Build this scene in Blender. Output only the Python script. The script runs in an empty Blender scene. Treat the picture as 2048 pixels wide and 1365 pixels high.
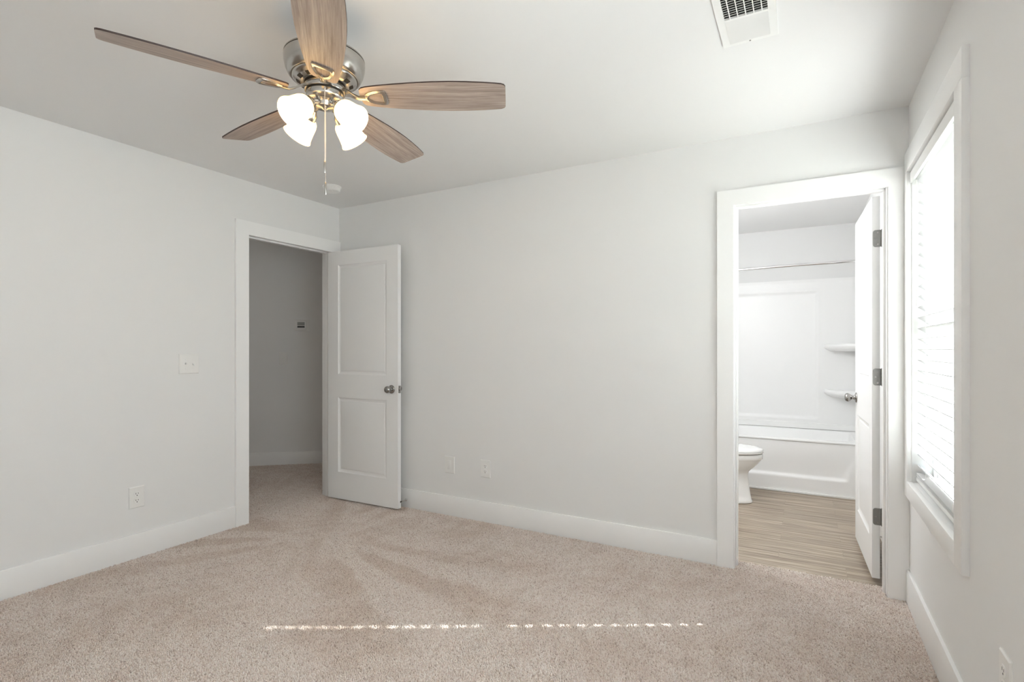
import bpy, bmesh, math, random
import numpy as np
from mathutils import Vector, Matrix

C = bpy.context.scene.collection
sc = bpy.context.scene
R = math.radians
PI = math.pi
random.seed(4)

# ---------------------------------------------------------------- camera
cam_d = bpy.data.cameras.new('camera')
cam = bpy.data.objects.new('camera', cam_d)
C.objects.link(cam)
cam.location = (3.4693, -3.2171, 1.2370)
cam.rotation_euler = (R(90), 0, 0.505656)
cam_d.sensor_width = 36.0
cam_d.lens = 1052.04 / 2048 * 36.0
cam_d.shift_y = 17.107 / 2048
cam_d.clip_start = 0.02
sc.camera = cam

# ---------------------------------------------------------------- light
W, H, D = 3.925, 2.44, 3.73          # room width, ceiling height, depth
world = bpy.data.worlds.new('sky')
sc.world = world
world.use_nodes = True
wn = world.node_tree
wn.nodes.clear()
wo = wn.nodes.new('ShaderNodeOutputWorld')
wb = wn.nodes.new('ShaderNodeBackground')
wb.inputs[0].default_value = (0.80, 0.90, 1.0, 1)
wb.inputs[1].default_value = 5.0
wn.links.new(wb.outputs[0], wo.inputs[0])

sun_d = bpy.data.lights.new('sun', 'SUN')
sun = bpy.data.objects.new('sun', sun_d)
C.objects.link(sun)
sun_d.energy = 39.0
sun_d.angle = R(0.53)
sun_d.color = (1.0, 0.98, 0.97)
sdir = Vector((-0.868, -0.496, -0.65))
sun.rotation_euler = sdir.to_track_quat('-Z', 'Y').to_euler()
sun.location = (8, 2, 5)


def area(name, loc, direction, sx, sy, energy, color=(1, 1, 1), spread=PI):
    d = bpy.data.lights.new(name, 'AREA')
    d.shape = 'RECTANGLE'
    d.size, d.size_y = sx, sy
    d.energy = energy
    d.color = color
    d.spread = spread
    o = bpy.data.objects.new(name, d)
    C.objects.link(o)
    o.location = loc
    o.rotation_euler = Vector(direction).to_track_quat('-Z', 'Y').to_euler()
    return o


# added fill light, unseen beside the camera, in front of the made-up window
area('fill_light_near_camera', (W - 0.004, -2.72, 1.35), (-1, 0, 0), 1.45, 0.88, 16.0, (0.87, 0.94, 1.0))


def globe(name, loc, energy, radius, color):
    d = bpy.data.lights.new(name, 'POINT')
    d.energy = energy
    d.shadow_soft_size = radius
    d.color = color
    o = bpy.data.objects.new(name, d)
    C.objects.link(o)
    o.location = loc
    return o


# vanity lamp of the bathroom, left of what the doorway shows, and a weak lamp round the corner of the hallway
globe('bathroom_lamp', (2.74, 0.45, 1.85), 22, 0.16, (0.97, 0.985, 1.0))
globe('hallway_lamp', (-1.75, -1.30, 1.7), 2.2, 0.12, (1.0, 0.93, 0.84))

sc.view_settings.view_transform = 'Standard'
sc.view_settings.look = 'None'
sc.view_settings.exposure = 0.70
sc.view_settings.gamma = 1.0
sc.view_settings.use_curve_mapping = False
sc.cycles.max_bounces = 14
sc.cycles.diffuse_bounces = 10
sc.cycles.transparent_max_bounces = 16
sc.cycles.sample_clamp_indirect = 6.0
sc.cycles.caustics_reflective = False
sc.cycles.caustics_refractive = False


# ---------------------------------------------------------------- materials
def mat(name, color, rough=0.5, metal=0.0, spec=0.5):
    m = bpy.data.materials.new(name)
    m.use_nodes = True
    b = m.node_tree.nodes['Principled BSDF']
    b.inputs['Base Color'].default_value = (*color, 1)
    b.inputs['Roughness'].default_value = rough
    b.inputs['Metallic'].default_value = metal
    b.inputs['Specular IOR Level'].default_value = spec
    return m


def nd(m, t, **kw):
    n = m.node_tree.nodes.new(t)
    for k, v in kw.items():
        setattr(n, k, v)
    return n


def ln(m, a, b):
    m.node_tree.links.new(a, b)


def bsdf(m):
    return m.node_tree.nodes['Principled BSDF']


def coords(m, scale=(1, 1, 1), kind='Object'):
    t = nd(m, 'ShaderNodeTexCoord')
    mp = nd(m, 'ShaderNodeMapping')
    mp.inputs['Scale'].default_value = scale
    ln(m, t.outputs[kind], mp.inputs['Vector'])
    return mp.outputs['Vector']


def noise(m, vec, scale, detail=4, rough=0.6, dist=0.0):
    n = nd(m, 'ShaderNodeTexNoise')
    n.inputs['Scale'].default_value = scale
    n.inputs['Detail'].default_value = detail
    n.inputs['Roughness'].default_value = rough
    n.inputs['Distortion'].default_value = dist
    ln(m, vec, n.inputs['Vector'])
    return n.outputs['Fac']


def ramp(m, fac, stops):
    r = nd(m, 'ShaderNodeValToRGB')
    e = r.color_ramp.elements
    while len(e) < len(stops):
        e.new(0.5)
    for i, (p, c) in enumerate(stops):
        e[i].position = p
        e[i].color = (*c, 1)
    ln(m, fac, r.inputs['Fac'])
    return r.outputs['Color']


def mix(m, a, b, fac=0.5, mode='MIX'):
    x = nd(m, 'ShaderNodeMix', data_type='RGBA', blend_type=mode)
    if isinstance(fac, (int, float)):
        x.inputs[0].default_value = fac
    else:
        ln(m, fac, x.inputs[0])
    for s, v in ((6, a), (7, b)):
        if isinstance(v, tuple):
            x.inputs[s].default_value = (*v, 1)
        else:
            ln(m, v, x.inputs[s])
    return x.outputs[2]


def bump(m, height, strength, dist):
    b = nd(m, 'ShaderNodeBump')
    b.inputs['Strength'].default_value = strength
    b.inputs['Distance'].default_value = dist
    ln(m, height, b.inputs['Height'])
    ln(m, b.outputs['Normal'], bsdf(m).inputs['Normal'])


M = {}
M['wall'] = mat('wall_paint', (0.785, 0.785, 0.78), 0.75, spec=0.3)
bump(M['wall'], noise(M['wall'], coords(M['wall']), 220, 3), 0.05, 0.002)
M['ceiling'] = mat('ceiling_paint', (0.79, 0.788, 0.785), 0.85, spec=0.2)
bump(M['ceiling'], noise(M['ceiling'], coords(M['ceiling']), 160, 3), 0.06, 0.002)
M['trim'] = mat('trim_paint', (0.86, 0.86, 0.855), 0.36, spec=0.4)
M['door'] = mat('door_paint', (0.83, 0.83, 0.825), 0.40, spec=0.4)
M['plastic'] = mat('white_plastic', (0.82, 0.82, 0.805), 0.3)
M['plate'] = mat('plate_plastic', (0.80, 0.797, 0.78), 0.35)
M['slot'] = mat('dark_slot', (0.03, 0.03, 0.03), 0.6)
M['tub'] = mat('glossy_acrylic', (0.84, 0.84, 0.835), 0.38)
M['china'] = mat('glazed_china', (0.86, 0.86, 0.85), 0.06)
M['nickel'] = mat('brushed_nickel', (0.50, 0.48, 0.45), 0.24, 1.0)
M['satin'] = mat('satin_nickel', (0.36, 0.35, 0.335), 0.2, 1.0)
M['hinge'] = mat('hinge_metal', (0.27, 0.265, 0.255), 0.40, 1.0)
M['chrome'] = mat('chrome', (0.78, 0.78, 0.78), 0.08, 1.0)
M['dark'] = mat('black_gap', (0.012, 0.011, 0.010), 0.6)
M['edge'] = mat('blade_edge', (0.035, 0.017, 0.012), 0.5)
M['rubber'] = mat('black_rubber', (0.02, 0.02, 0.02), 0.6)
M['screen'] = mat('grey_display', (0.38, 0.385, 0.37), 0.25)
M['vinyl'] = mat('window_vinyl', (0.85, 0.85, 0.85), 0.35)
M['ground'] = mat('ground', (0.42, 0.42, 0.39), 0.9)
bn = ramp(M['ground'], noise(M['ground'], coords(M['ground']), 0.8, 5), [(0.3, (0.36, 0.38, 0.33)), (0.7, (0.5, 0.49, 0.46))])
ln(M['ground'], bn, bsdf(M['ground']).inputs['Base Color'])

# brushed look on the nickel
v = noise(M['nickel'], coords(M['nickel'], (1, 1, 60)), 9, 3)
rr = nd(M['nickel'], 'ShaderNodeMapRange')
rr.inputs['To Min'].default_value = 0.17
rr.inputs['To Max'].default_value = 0.32
ln(M['nickel'], v, rr.inputs['Value'])
ln(M['nickel'], rr.outputs['Result'], bsdf(M['nickel']).inputs['Roughness'])

# carpet: twisted pile in speckled beige, with soft tracks left by the vacuum cleaner
m = M['carpet'] = mat('beige_carpet', (0.5, 0.42, 0.36), 0.95, spec=0.1)
geo = nd(m, 'ShaderNodeNewGeometry')
base = ramp(m, geo.outputs['Random Per Island'], [(0.0, (0.60, 0.49, 0.42)), (0.08, (0.76, 0.645, 0.57)), (0.4, (0.89, 0.785, 0.715)), (1.0, (0.97, 0.90, 0.84))])
# shading of the vacuum strokes painted into the yarn colour, deeper where pile leans away
lie = nd(m, 'ShaderNodeAttribute', attribute_name='pile_lie')
base = mix(m, base, ramp(m, lie.outputs['Fac'], [(0.12, (0.86, 0.815, 0.78)), (0.62, (1.0, 1.0, 1.0))]), 1.0, 'MULTIPLY')
ln(m, base, bsdf(m).inputs['Base Color'])
bsdf(m).inputs['Sheen Weight'].default_value = 0.15
bsdf(m).inputs['Sheen Roughness'].default_value = 0.6

# bathroom floor: streaky taupe planks running along x
m = M['plank'] = mat('vinyl_plank', (0.4, 0.33, 0.26), 0.42)
pv = coords(m)
br = nd(m, 'ShaderNodeTexBrick')
br.offset = 0.37
br.inputs['Color1'].default_value = (0.85, 0.85, 0.85, 1)
br.inputs['Color2'].default_value = (1.12, 1.12, 1.12, 1)
br.inputs['Mortar'].default_value = (0.72, 0.70, 0.68, 1)
br.inputs['Scale'].default_value = 1.0
br.inputs['Mortar Size'].default_value = 0.0012
br.inputs['Brick Width'].default_value = 0.92
br.inputs['Row Height'].default_value = 0.152
ln(m, pv, br.inputs['Vector'])
ofs = nd(m, 'ShaderNodeVectorMath', operation='MULTIPLY_ADD')
ofs.inputs[1].default_value = (9, 5, 7)
ln(m, br.outputs['Color'], ofs.inputs[0])
st = nd(m, 'ShaderNodeMapping')
st.inputs['Scale'].default_value = (2.2, 75, 1)
ln(m, pv, st.inputs['Vector'])
ln(m, st.outputs['Vector'], ofs.inputs[2])
streak = noise(m, ofs.outputs[0], 1.0, 5, 0.65)
st2 = nd(m, 'ShaderNodeMapping')
st2.inputs['Scale'].default_value = (1.1, 22, 1)
ln(m, pv, st2.inputs['Vector'])
streak2 = noise(m, st2.outputs['Vector'], 1.0, 3, 0.6)
pc = ramp(m, streak, [(0.32, (0.165, 0.122, 0.088)), (0.5, (0.34, 0.275, 0.21)), (0.68, (0.55, 0.475, 0.385))])
pc2 = ramp(m, streak2, [(0.35, (0.78, 0.77, 0.75)), (0.65, (1.12, 1.12, 1.12))])
pcc = mix(m, mix(m, pc, pc2, 0.8, 'MULTIPLY'), br.outputs['Color'], 0.5, 'MULTIPLY')
ln(m, pcc, bsdf(m).inputs['Base Color'])

# fan blades: weathered oak, grain along the blade
m = M['oak'] = mat('weathered_oak', (0.3, 0.22, 0.17), 0.45)
bv = coords(m, (3.2, 105, 105))
g = noise(m, bv, 1.5, 6, 0.68, 0.6)
bv2 = coords(m, (1.3, 13, 13))
g2 = noise(m, bv2, 1.4, 3, 0.6, 1.4)
o1 = ramp(m, g, [(0.30, (0.22, 0.168, 0.140)), (0.50, (0.365, 0.297, 0.257)), (0.68, (0.51, 0.43, 0.38))])
o2 = ramp(m, g2, [(0.35, (0.80, 0.78, 0.77)), (0.62, (1.1, 1.1, 1.1))])
ln(m, mix(m, o1, o2, 0.75, 'MULTIPLY'), bsdf(m).inputs['Base Color'])
bump(m, g, 0.12, 0.001)

# opal glass shades, lit from inside
m = M['shade'] = mat('lit_opal_glass', (0.9, 0.87, 0.82), 0.25)
bsdf(m).inputs['Emission Color'].default_value = (1.0, 0.62, 0.21, 1)
bsdf(m).inputs['Emission Strength'].default_value = 3.8
# brightest round the bulb, paler towards the neck
sz = nd(m, 'ShaderNodeSeparateXYZ')
ln(m, nd(m, 'ShaderNodeTexCoord').outputs['Object'], sz.inputs[0])
mr = nd(m, 'ShaderNodeMapRange')
mr.inputs['From Min'].default_value = 0.0
mr.inputs['From Max'].default_value = 0.05
mr.inputs['To Min'].default_value = 1.9
mr.inputs['To Max'].default_value = 4.0
ln(m, sz.outputs['Z'], mr.inputs['Value'])
ln(m, mr.outputs['Result'], bsdf(m).inputs['Emission Strength'])
m = M['bulb'] = mat('lit_bulb', (1, 1, 1), 0.3)
bsdf(m).inputs['Emission Color'].default_value = (1.0, 0.87, 0.72, 1)
bsdf(m).inputs['Emission Strength'].default_value = 150

# window glass: thin clear pane
m = M['glass'] = bpy.data.materials.new('window_glass')
m.use_nodes = True
m.node_tree.nodes.clear()
go = nd(m, 'ShaderNodeOutputMaterial')
gm = nd(m, 'ShaderNodeMixShader')
gt = nd(m, 'ShaderNodeBsdfTransparent')
gt.inputs[0].default_value = (0.96, 0.98, 0.97, 1)
gg = nd(m, 'ShaderNodeBsdfGlossy')
gg.inputs['Roughness'].default_value = 0.02
gm.inputs[0].default_value = 0.07
ln(m, gt.outputs[0], gm.inputs[1])
ln(m, gg.outputs[0], gm.inputs[2])
ln(m, gm.outputs[0], go.inputs[0])

# blind slats: white, letting some daylight through
m = M['slat'] = bpy.data.materials.new('white_slat')
m.use_nodes = True
m.node_tree.nodes.clear()
go = nd(m, 'ShaderNodeOutputMaterial')
gm = nd(m, 'ShaderNodeMixShader')
gd = nd(m, 'ShaderNodeBsdfDiffuse')
gd.inputs[0].default_value = (0.66, 0.66, 0.66, 1)
gt = nd(m, 'ShaderNodeBsdfTranslucent')
gt.inputs[0].default_value = (0.90, 0.895, 0.88, 1)
gm.inputs[0].default_value = 0.04
ln(m, gd.outputs[0], gm.inputs[1])
ln(m, gt.outputs[0], gm.inputs[2])
ln(m, gm.outputs[0], go.inputs[0])


# ---------------------------------------------------------------- mesh helpers
class MB:
    """collects shapes, then links them as one mesh object"""

    def __init__(self):
        self.bm = bmesh.new()

    def _xf(self, verts, mx):
        if mx is not None:
            bmesh.ops.transform(self.bm, matrix=mx, verts=verts)

    def box(self, a, b, bev=0.0, mx=None, seg=2):
        lo = [min(p, q) for p, q in zip(a, b)]
        hi = [max(p, q) for p, q in zip(a, b)]
        r = bmesh.ops.create_cube(self.bm, size=1.0)
        vs = r['verts']
        for vtx in vs:
            vtx.co = Vector([(l + h) / 2 + c * (h - l) for l, h, c in zip(lo, hi, vtx.co)])
        if bev > 0:
            es = list({e for vtx in vs for e in vtx.link_edges})
            r = bmesh.ops.bevel(self.bm, geom=es, offset=bev, segments=seg, profile=0.5, affect='EDGES', clamp_overlap=True)
            vs = list({vtx for f in r['faces'] for vtx in f.verts} | {vtx for vtx in vs if vtx.is_valid})
        self._xf(vs, mx)
        return self

    def lathe(self, prof, seg=40, mx=None, cap0=True, cap1=True):
        rings = []
        allv = []
        for r, z in prof:
            ring = [self.bm.verts.new((max(r, 1e-5) * math.cos(2 * PI * k / seg), max(r, 1e-5) * math.sin(2 * PI * k / seg), z)) for k in range(seg)]
            rings.append(ring)
            allv += ring
        for a, b in zip(rings, rings[1:]):
            for k in range(seg):
                self.bm.faces.new((a[k], a[(k + 1) % seg], b[(k + 1) % seg], b[k]))
        if cap0:
            self.bm.faces.new(list(reversed(rings[0])))
        if cap1:
            self.bm.faces.new(rings[-1])
        self._xf(allv, mx)
        return self

    def tube(self, pts, rad, seg=10, caps=True):
        pts = [Vector(p) for p in pts]
        rads = rad if isinstance(rad, (list, tuple)) else [rad] * len(pts)
        rings = []
        up = None
        for i, p in enumerate(pts):
            d = (pts[min(i + 1, len(pts) - 1)] - pts[max(i - 1, 0)]).normalized()
            if up is None:
                up = Vector((0, 0, 1)) if abs(d.z) < 0.9 else Vector((1, 0, 0))
            s = d.cross(up).normalized()
            up = s.cross(d).normalized()
            rings.append([self.bm.verts.new(p + (s * math.cos(2 * PI * k / seg) + up * math.sin(2 * PI * k / seg)) * rads[i]) for k in range(seg)])
        for a, b in zip(rings, rings[1:]):
            for k in range(seg):
                self.bm.faces.new((a[k], a[(k + 1) % seg], b[(k + 1) % seg], b[k]))
        if caps:
            self.bm.faces.new(list(reversed(rings[0])))
            self.bm.faces.new(rings[-1])
        return self

    def loops(self, rings, cap0=True, cap1=True, mx=None):
        vr = [[self.bm.verts.new(p) for p in r] for r in rings]
        n = len(vr[0])
        for a, b in zip(vr, vr[1:]):
            for k in range(n):
                self.bm.faces.new((a[k], a[(k + 1) % n], b[(k + 1) % n], b[k]))
        if cap0:
            self.bm.faces.new(list(reversed(vr[0])))
        if cap1:
            self.bm.faces.new(vr[-1])
        self._xf([q for r in vr for q in r], mx)
        return self

    def prism(self, poly, z0, z1, mx=None):
        """poly in xy, counter-clockwise, pulled from z0 to z1"""
        return self.loops([[(x, y, z0) for x, y in poly], [(x, y, z1) for x, y in poly]], mx=mx)

    def sphere(self, c, r, seg=16, mx=None, scale=(1, 1, 1)):
        q = bmesh.ops.create_uvsphere(self.bm, u_segments=seg, v_segments=max(6, seg // 2), radius=r)
        for vtx in q['verts']:
            vtx.co = Vector((vtx.co.x * scale[0], vtx.co.y * scale[1], vtx.co.z * scale[2])) + Vector(c)
        self._xf(q['verts'], mx)
        return self

    def quad(self, *pts):
        self.bm.faces.new([self.bm.verts.new(p) for p in pts])
        return self

    def build(self, name, material, parent=None, smooth=None, loc=None):
        bmesh.ops.recalc_face_normals(self.bm, faces=self.bm.faces)
        me = bpy.data.meshes.new(name)
        self.bm.to_mesh(me)
        self.bm.free()
        mats = material if isinstance(material, (list, tuple)) else [material]
        for mm in mats:
            me.materials.append(mm)
        if smooth is not None:
            me.polygons.foreach_set('use_smooth', [True] * len(me.polygons))
            me.set_sharp_from_angle(angle=R(smooth))
        o = bpy.data.objects.new(name, me)
        C.objects.link(o)
        if parent:
            o.parent = parent
        if loc:
            o.location = loc
        return o


def tag(o, label=None, cat=None, group=None, kind=None):
    if label:
        o['label'] = label
    if cat:
        o['category'] = cat
    if group:
        o['group'] = group
    if kind:
        o['kind'] = kind
    return o


def empty(name, loc=(0, 0, 0), rz=0.0, label=None, cat=None, group=None, kind=None):
    o = bpy.data.objects.new(name, None)
    o.empty_display_size = 0.05
    C.objects.link(o)
    o.location = loc
    o.rotation_euler = (0, 0, rz)
    return tag(o, label, cat, group, kind)


def structure(mb, name, material, label, cat, smooth=None):
    return tag(mb.build(name, material, smooth=smooth), label, cat, kind='structure')


def copy_tree(o, parent=None):
    c = o.copy()
    C.objects.link(c)
    c.parent = parent
    for ch in [x for x in bpy.data.objects if x.parent == o]:
        copy_tree(ch, c)
    return c


def grid_wall(mb, axis, a, b, u0, u1, z0, z1, holes):
    """wall slab between a and b along axis ('x': slab across x, 'y': across y), holes as (u0,u1,z0,z1)"""
    us = sorted({u0, u1, *[h[0] for h in holes], *[h[1] for h in holes]})
    for p, q in zip(us, us[1:]):
        mid = (p + q) / 2
        hs = sorted([(h[2], h[3]) for h in holes if h[0] < mid < h[1]])
        z = z0
        spans = []
        for lo, hi in hs:
            if lo > z:
                spans.append((z, lo))
            z = hi
        if z < z1:
            spans.append((z, z1))
        for lo, hi in spans:
            if axis == 'x':
                mb.box((a, p, lo), (b, q, hi))
            else:
                mb.box((p, a, lo), (q, b, hi))
    bmesh.ops.remove_doubles(mb.bm, verts=mb.bm.verts, dist=1e-5)
    # drop the inner faces where two pieces meet
    seen = {}
    for f in mb.bm.faces:
        seen.setdefault(tuple(round(x, 4) for x in f.calc_center_median()), []).append(f)
    dead = [f for fs in seen.values() if len(fs) > 1 for f in fs]
    bmesh.ops.delete(mb.bm, geom=dead, context='FACES_ONLY')
    return mb


# ---------------------------------------------------------------- room shell
BY = 2.72            # back wall of the bathroom
LT = 0.115           # partition thickness
DL0, DL1, DH = -0.842, -0.080, 2.057        # clear opening of the hallway door in the left wall
BX0, BX1 = 3.131, 3.835                     # clear opening of the bathroom door in the back wall
hd = Vector((0.75631588, 0.65420661, 0))    # along the angled hallway wall
hn = Vector((0.65420661, -0.75631588, 0))   # out of it, towards the doorway
ha = Vector((-1.67063, 0.31068, 0)) - hn * 0.013


def carpet_mesh():
    """slab plus cut pile: one short twisted tuft every few millimetres"""
    rng = np.random.default_rng(7)
    parts = []
    for st, ya, yb in ((0.0064, -2.62, 1.2), (0.011, -D, -2.62)):      # coarser out of sight, behind the camera
        gx, gy = np.meshgrid(np.arange(-2.1, W, st), np.arange(ya, yb, st * 0.9))
        parts.append((gx.ravel() + rng.uniform(-0.45, 0.45, gx.size) * st, gy.ravel() + rng.uniform(-0.45, 0.45, gx.size) * st, np.full(gx.size, st)))
    xs, ys, ss = [np.concatenate(q) for q in zip(*parts)]
    room = (xs > 0.012) & (xs < W - 0.012) & (ys < -0.012)
    door_l = (xs >= -0.12) & (xs <= 0.012) & (ys > DL0) & (ys < DL1)
    door_b = (xs > BX0) & (xs < BX1) & (ys >= -0.012) & (ys < 0.118)
    hall = (xs < -0.12) & (((xs - ha.x) * hn.x + (ys - ha.y) * hn.y) > 0.012) & (ys > -1.55)
    k = room | door_l | door_b | hall
    x, y, sp = xs[k], ys[k], ss[k]
    n = x.size
    # pile lies one way or the other along the strokes of the vacuum cleaner
    px, py = x - 0.72, y + 0.74                       # the strokes fan out from in front of the doorway
    dist, th_ = np.hypot(px, py), np.arctan2(py, px)
    wob = 0.25 * np.sin(2.3 * x + 1.1 * y) + 0.18 * np.sin(4.1 * y - 2.7 * x + 1.0)
    tw = th_ + 0.22 * np.sin(3.0 * th_ + 0.6) + 0.16 * wob
    env = np.clip(0.62 + 0.55 * np.sin(2.7 * th_ + 2.2) + 0.3 * np.sin(1.7 * x - 2.6 * y), 0.05, 1)
    fan_ = np.sin(11.0 * tw + 0.9 + 0.9 * np.sin(1.9 * dist)) * np.clip((dist - 0.30) / 0.30, 0, 1) * np.clip(1.6 - dist * 0.7, 0.1, 1) * env * np.where(py > 0.1, 0.4, 1)
    swirl = np.sin(9.0 * dist + 3.0 * wob + 2.0 * np.sin(3 * th_))
    far = np.sin(3.1 * x - 7.5 * y + 4.0 * wob)
    wgt = np.clip(dist / 1.6 - 0.55, 0, 1)
    stroke = np.tanh(2.6 * (1 - wgt) * (fan_ + 0.12 * swirl)) * 0.75 + 0.22 * wgt * far
    stroke += 0.35 * np.sin(17 * x + 5 * np.sin(6 * y)) * np.sin(15 * y + 4 * np.sin(7 * x))
    lean = 0.0014 * stroke
    lx = lean * 0.55 + rng.normal(0, 0.0021, n)
    ly = lean * -0.83 + rng.normal(0, 0.0021, n)
    top = rng.normal(0.0004, 0.0009, n)
    rot = rng.uniform(0, 2 * PI, n)
    rb, rt = sp * rng.uniform(0.50, 0.60, n), sp * rng.uniform(0.40, 0.56, n)
    co = np.zeros((n, 6, 3))
    for j in range(3):
        aj = rot + j * 2 * PI / 3
        co[:, j, 0] = x + rb * np.cos(aj)
        co[:, j, 1] = y + rb * np.sin(aj)
        co[:, j, 2] = -0.0070
        aj = aj + 0.7
        co[:, 3 + j, 0] = x + lx + rt * np.cos(aj)
        co[:, 3 + j, 1] = y + ly + rt * np.sin(aj)
        co[:, 3 + j, 2] = top + rng.normal(0, 0.0007, n)
    slab = []
    loops, starts, total = [], [], []
    for (a, b) in (((-3.0, -D, -0.05), (W, 0.118, -0.0062)), ((-3.0, 0.118, -0.05), (-LT, 1.4, -0.0062))):
        o = len(slab)
        slab += [(a[0], a[1], a[2]), (b[0], a[1], a[2]), (b[0], b[1], a[2]), (a[0], b[1], a[2]),
                 (a[0], a[1], b[2]), (b[0], a[1], b[2]), (b[0], b[1], b[2]), (a[0], b[1], b[2])]
        for f in ((0, 3, 2, 1), (4, 5, 6, 7), (0, 1, 5, 4), (1, 2, 6, 5), (2, 3, 7, 6), (3, 0, 4, 7)):
            loops += [o + q for q in f]
            total.append(4)
    base = len(slab)
    tl = np.array([0, 1, 4, 3, 1, 2, 5, 4, 2, 0, 3, 5, 3, 4, 5])
    tl = (np.arange(n)[:, None] * 6 + tl[None, :] + base).ravel()
    tt = np.tile([4, 4, 4, 3], n)
    loops = np.concatenate([np.array(loops), tl]).astype(np.int32)
    total = np.concatenate([np.array(total), tt]).astype(np.int32)
    starts = np.concatenate([[0], np.cumsum(total)[:-1]]).astype(np.int32)
    verts = np.concatenate([np.array(slab), co.reshape(-1, 3)]).astype(np.float32)
    me = bpy.data.meshes.new('floor')
    me.vertices.add(len(verts))
    me.vertices.foreach_set('co', verts.ravel())
    me.loops.add(len(loops))
    me.loops.foreach_set('vertex_index', loops)
    me.polygons.add(len(total))
    me.polygons.foreach_set('loop_start', starts)
    me.update(calc_edges=True)
    at = me.attributes.new('pile_lie', 'FLOAT', 'POINT')
    at.data.foreach_set('value', np.concatenate([np.zeros(base), np.repeat(stroke * 0.5 + 0.5, 6)]).astype(np.float32))
    me.materials.append(M['carpet'])
    return me


fl = bpy.data.objects.new('floor', carpet_mesh())
C.objects.link(fl)
tag(fl, 'speckled beige cut-pile carpet covering bedroom and hallway floor', 'carpet', kind='structure')
structure(MB().box((-LT, 0.118, -0.06), (W, BY, -0.004)), 'floor_bathroom', M['plank'],
          'streaky taupe wood-look plank floor in the bathroom', 'floor')
structure(MB().box((-3.0, -D - 0.1, H), (W + 0.15, BY + 0.1, H + 0.08)), 'ceiling', M['ceiling'],
          'flat white ceiling over bedroom, bathroom and hallway', 'ceiling')

WY0, WY1, WZ0, WZ1 = -0.985, -0.080, 0.600, 2.090   # window opening in the right wall

structure(grid_wall(MB(), 'x', -LT, 0, -D, 0.0, 0, H, [(DL0 - .018, DL1 + .018, 0, DH + .018)]), 'wall_left', M['wall'],
          'pale grey-white wall with the open hallway doorway', 'wall')
structure(grid_wall(MB(), 'y', 0, LT, -LT, W, 0, H, [(BX0 - .018, BX1 + .018, 0, DH + .018)]), 'wall_back', M['wall'],
          'pale grey-white wall with the open bathroom doorway', 'wall')
structure(grid_wall(MB(), 'x', W, W + 0.15, -D, BY, 0, H, [(WY0, WY1, WZ0, WZ1), (-3.1725, -2.2675, WZ0, WZ1)]), 'wall_right', M['wall'],  # second opening belongs to the added, made-up window
          'pale wall with the white-cased window and its blind', 'wall')
structure(MB().box((-LT, -D - 0.1, 0), (W + 0.15, -D, H)), 'wall_rear', M['wall'], 'plain wall behind the camera', 'wall')

# bathroom walls
structure(MB().box((2.28, LT, 0), (2.395, BY, H)), 'wall_bathroom_left', M['wall'], 'white bathroom wall behind the toilet', 'wall')
structure(MB().box((2.28, BY, 0), (W + 0.15, BY + 0.1, H)), 'wall_bathroom_back', M['wall'], 'white bathroom wall above the tub surround', 'wall')

# hallway: a wall set at an angle, seen through the doorway
def hall(s, z, off=0.0):
    q = ha + hd * s + hn * off
    return (q.x, q.y, z)


hmx = Matrix.Translation(ha) @ Matrix(((hd.x, -hn.x, 0, 0), (hd.y, -hn.y, 0, 0), (0, 0, 1, 0), (0, 0, 0, 1)))   # local x along wall, -y out of it
structure(MB().box((-1.0, 0, 0), (1.45, 0.1, H), mx=hmx), 'wall_hallway_angled', M['wall'], 'shaded hallway wall set at an angle, seen through the left doorway', 'wall')
e1, e2 = hall(-1.0, 0), hall(1.45, 0)
structure(MB().box((e1[0] - 0.1, -1.7, 0), (e1[0], e1[1], H)), 'wall_hallway_left', M['wall'], 'hallway wall out of sight left of the doorway', 'wall')
structure(MB().box((e1[0], -1.7, 0), (-LT, -1.6, H)), 'wall_hallway_near', M['wall'], 'hallway wall out of sight behind the switch wall', 'wall')
structure(MB().box((e2[0], e2[1], 0), (-LT, e2[1] + 0.1, H)).box((-LT, LT, 0), (0, e2[1] + 0.1, H)), 'wall_hallway_far', M['wall'],
          'hallway walls out of sight right of the doorway', 'wall')

# ground outside
structure(MB().box((W + 0.2, -30, -0.7), (60, 30, -0.6)), 'ground', M['ground'], 'pale ground outside the window', 'ground')

# ---------------------------------------------------------------- baseboards and trims
BT, BH = 0.013, 0.143
structure(MB().box((-0.0025, -D, -0.01), (BT, DL0 - 0.103, BH + 0.002), 0.0025), 'baseboard_left', M['trim'], 'flat white baseboard along the left wall', 'baseboard', 30)
structure(MB().box((0.02, -BT, -0.01), (BX0 - 0.093, 0.0025, BH), 0.0025), 'baseboard_back', M['trim'], 'flat white baseboard along the back wall', 'baseboard', 30)
structure(MB().box((W - BT, -D, -0.01), (W + 0.0025, -0.019, BH + 0.012), 0.0025), 'baseboard_right', M['trim'], 'flat white baseboard under the window', 'baseboard', 30)
structure(MB().box((-1.0, -BT, -0.01), (1.45, 0.0025, 0.133), 0.0025, mx=hmx), 'baseboard_hallway', M['trim'], 'white baseboard on the angled hallway wall', 'baseboard', 30)
structure(MB().box((W - BT, LT + 0.02, -0.004), (W, 1.93, 0.13), 0.0025), 'baseboard_bathroom', M['trim'], 'white baseboard behind the open bathroom door', 'baseboard', 30)

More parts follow.
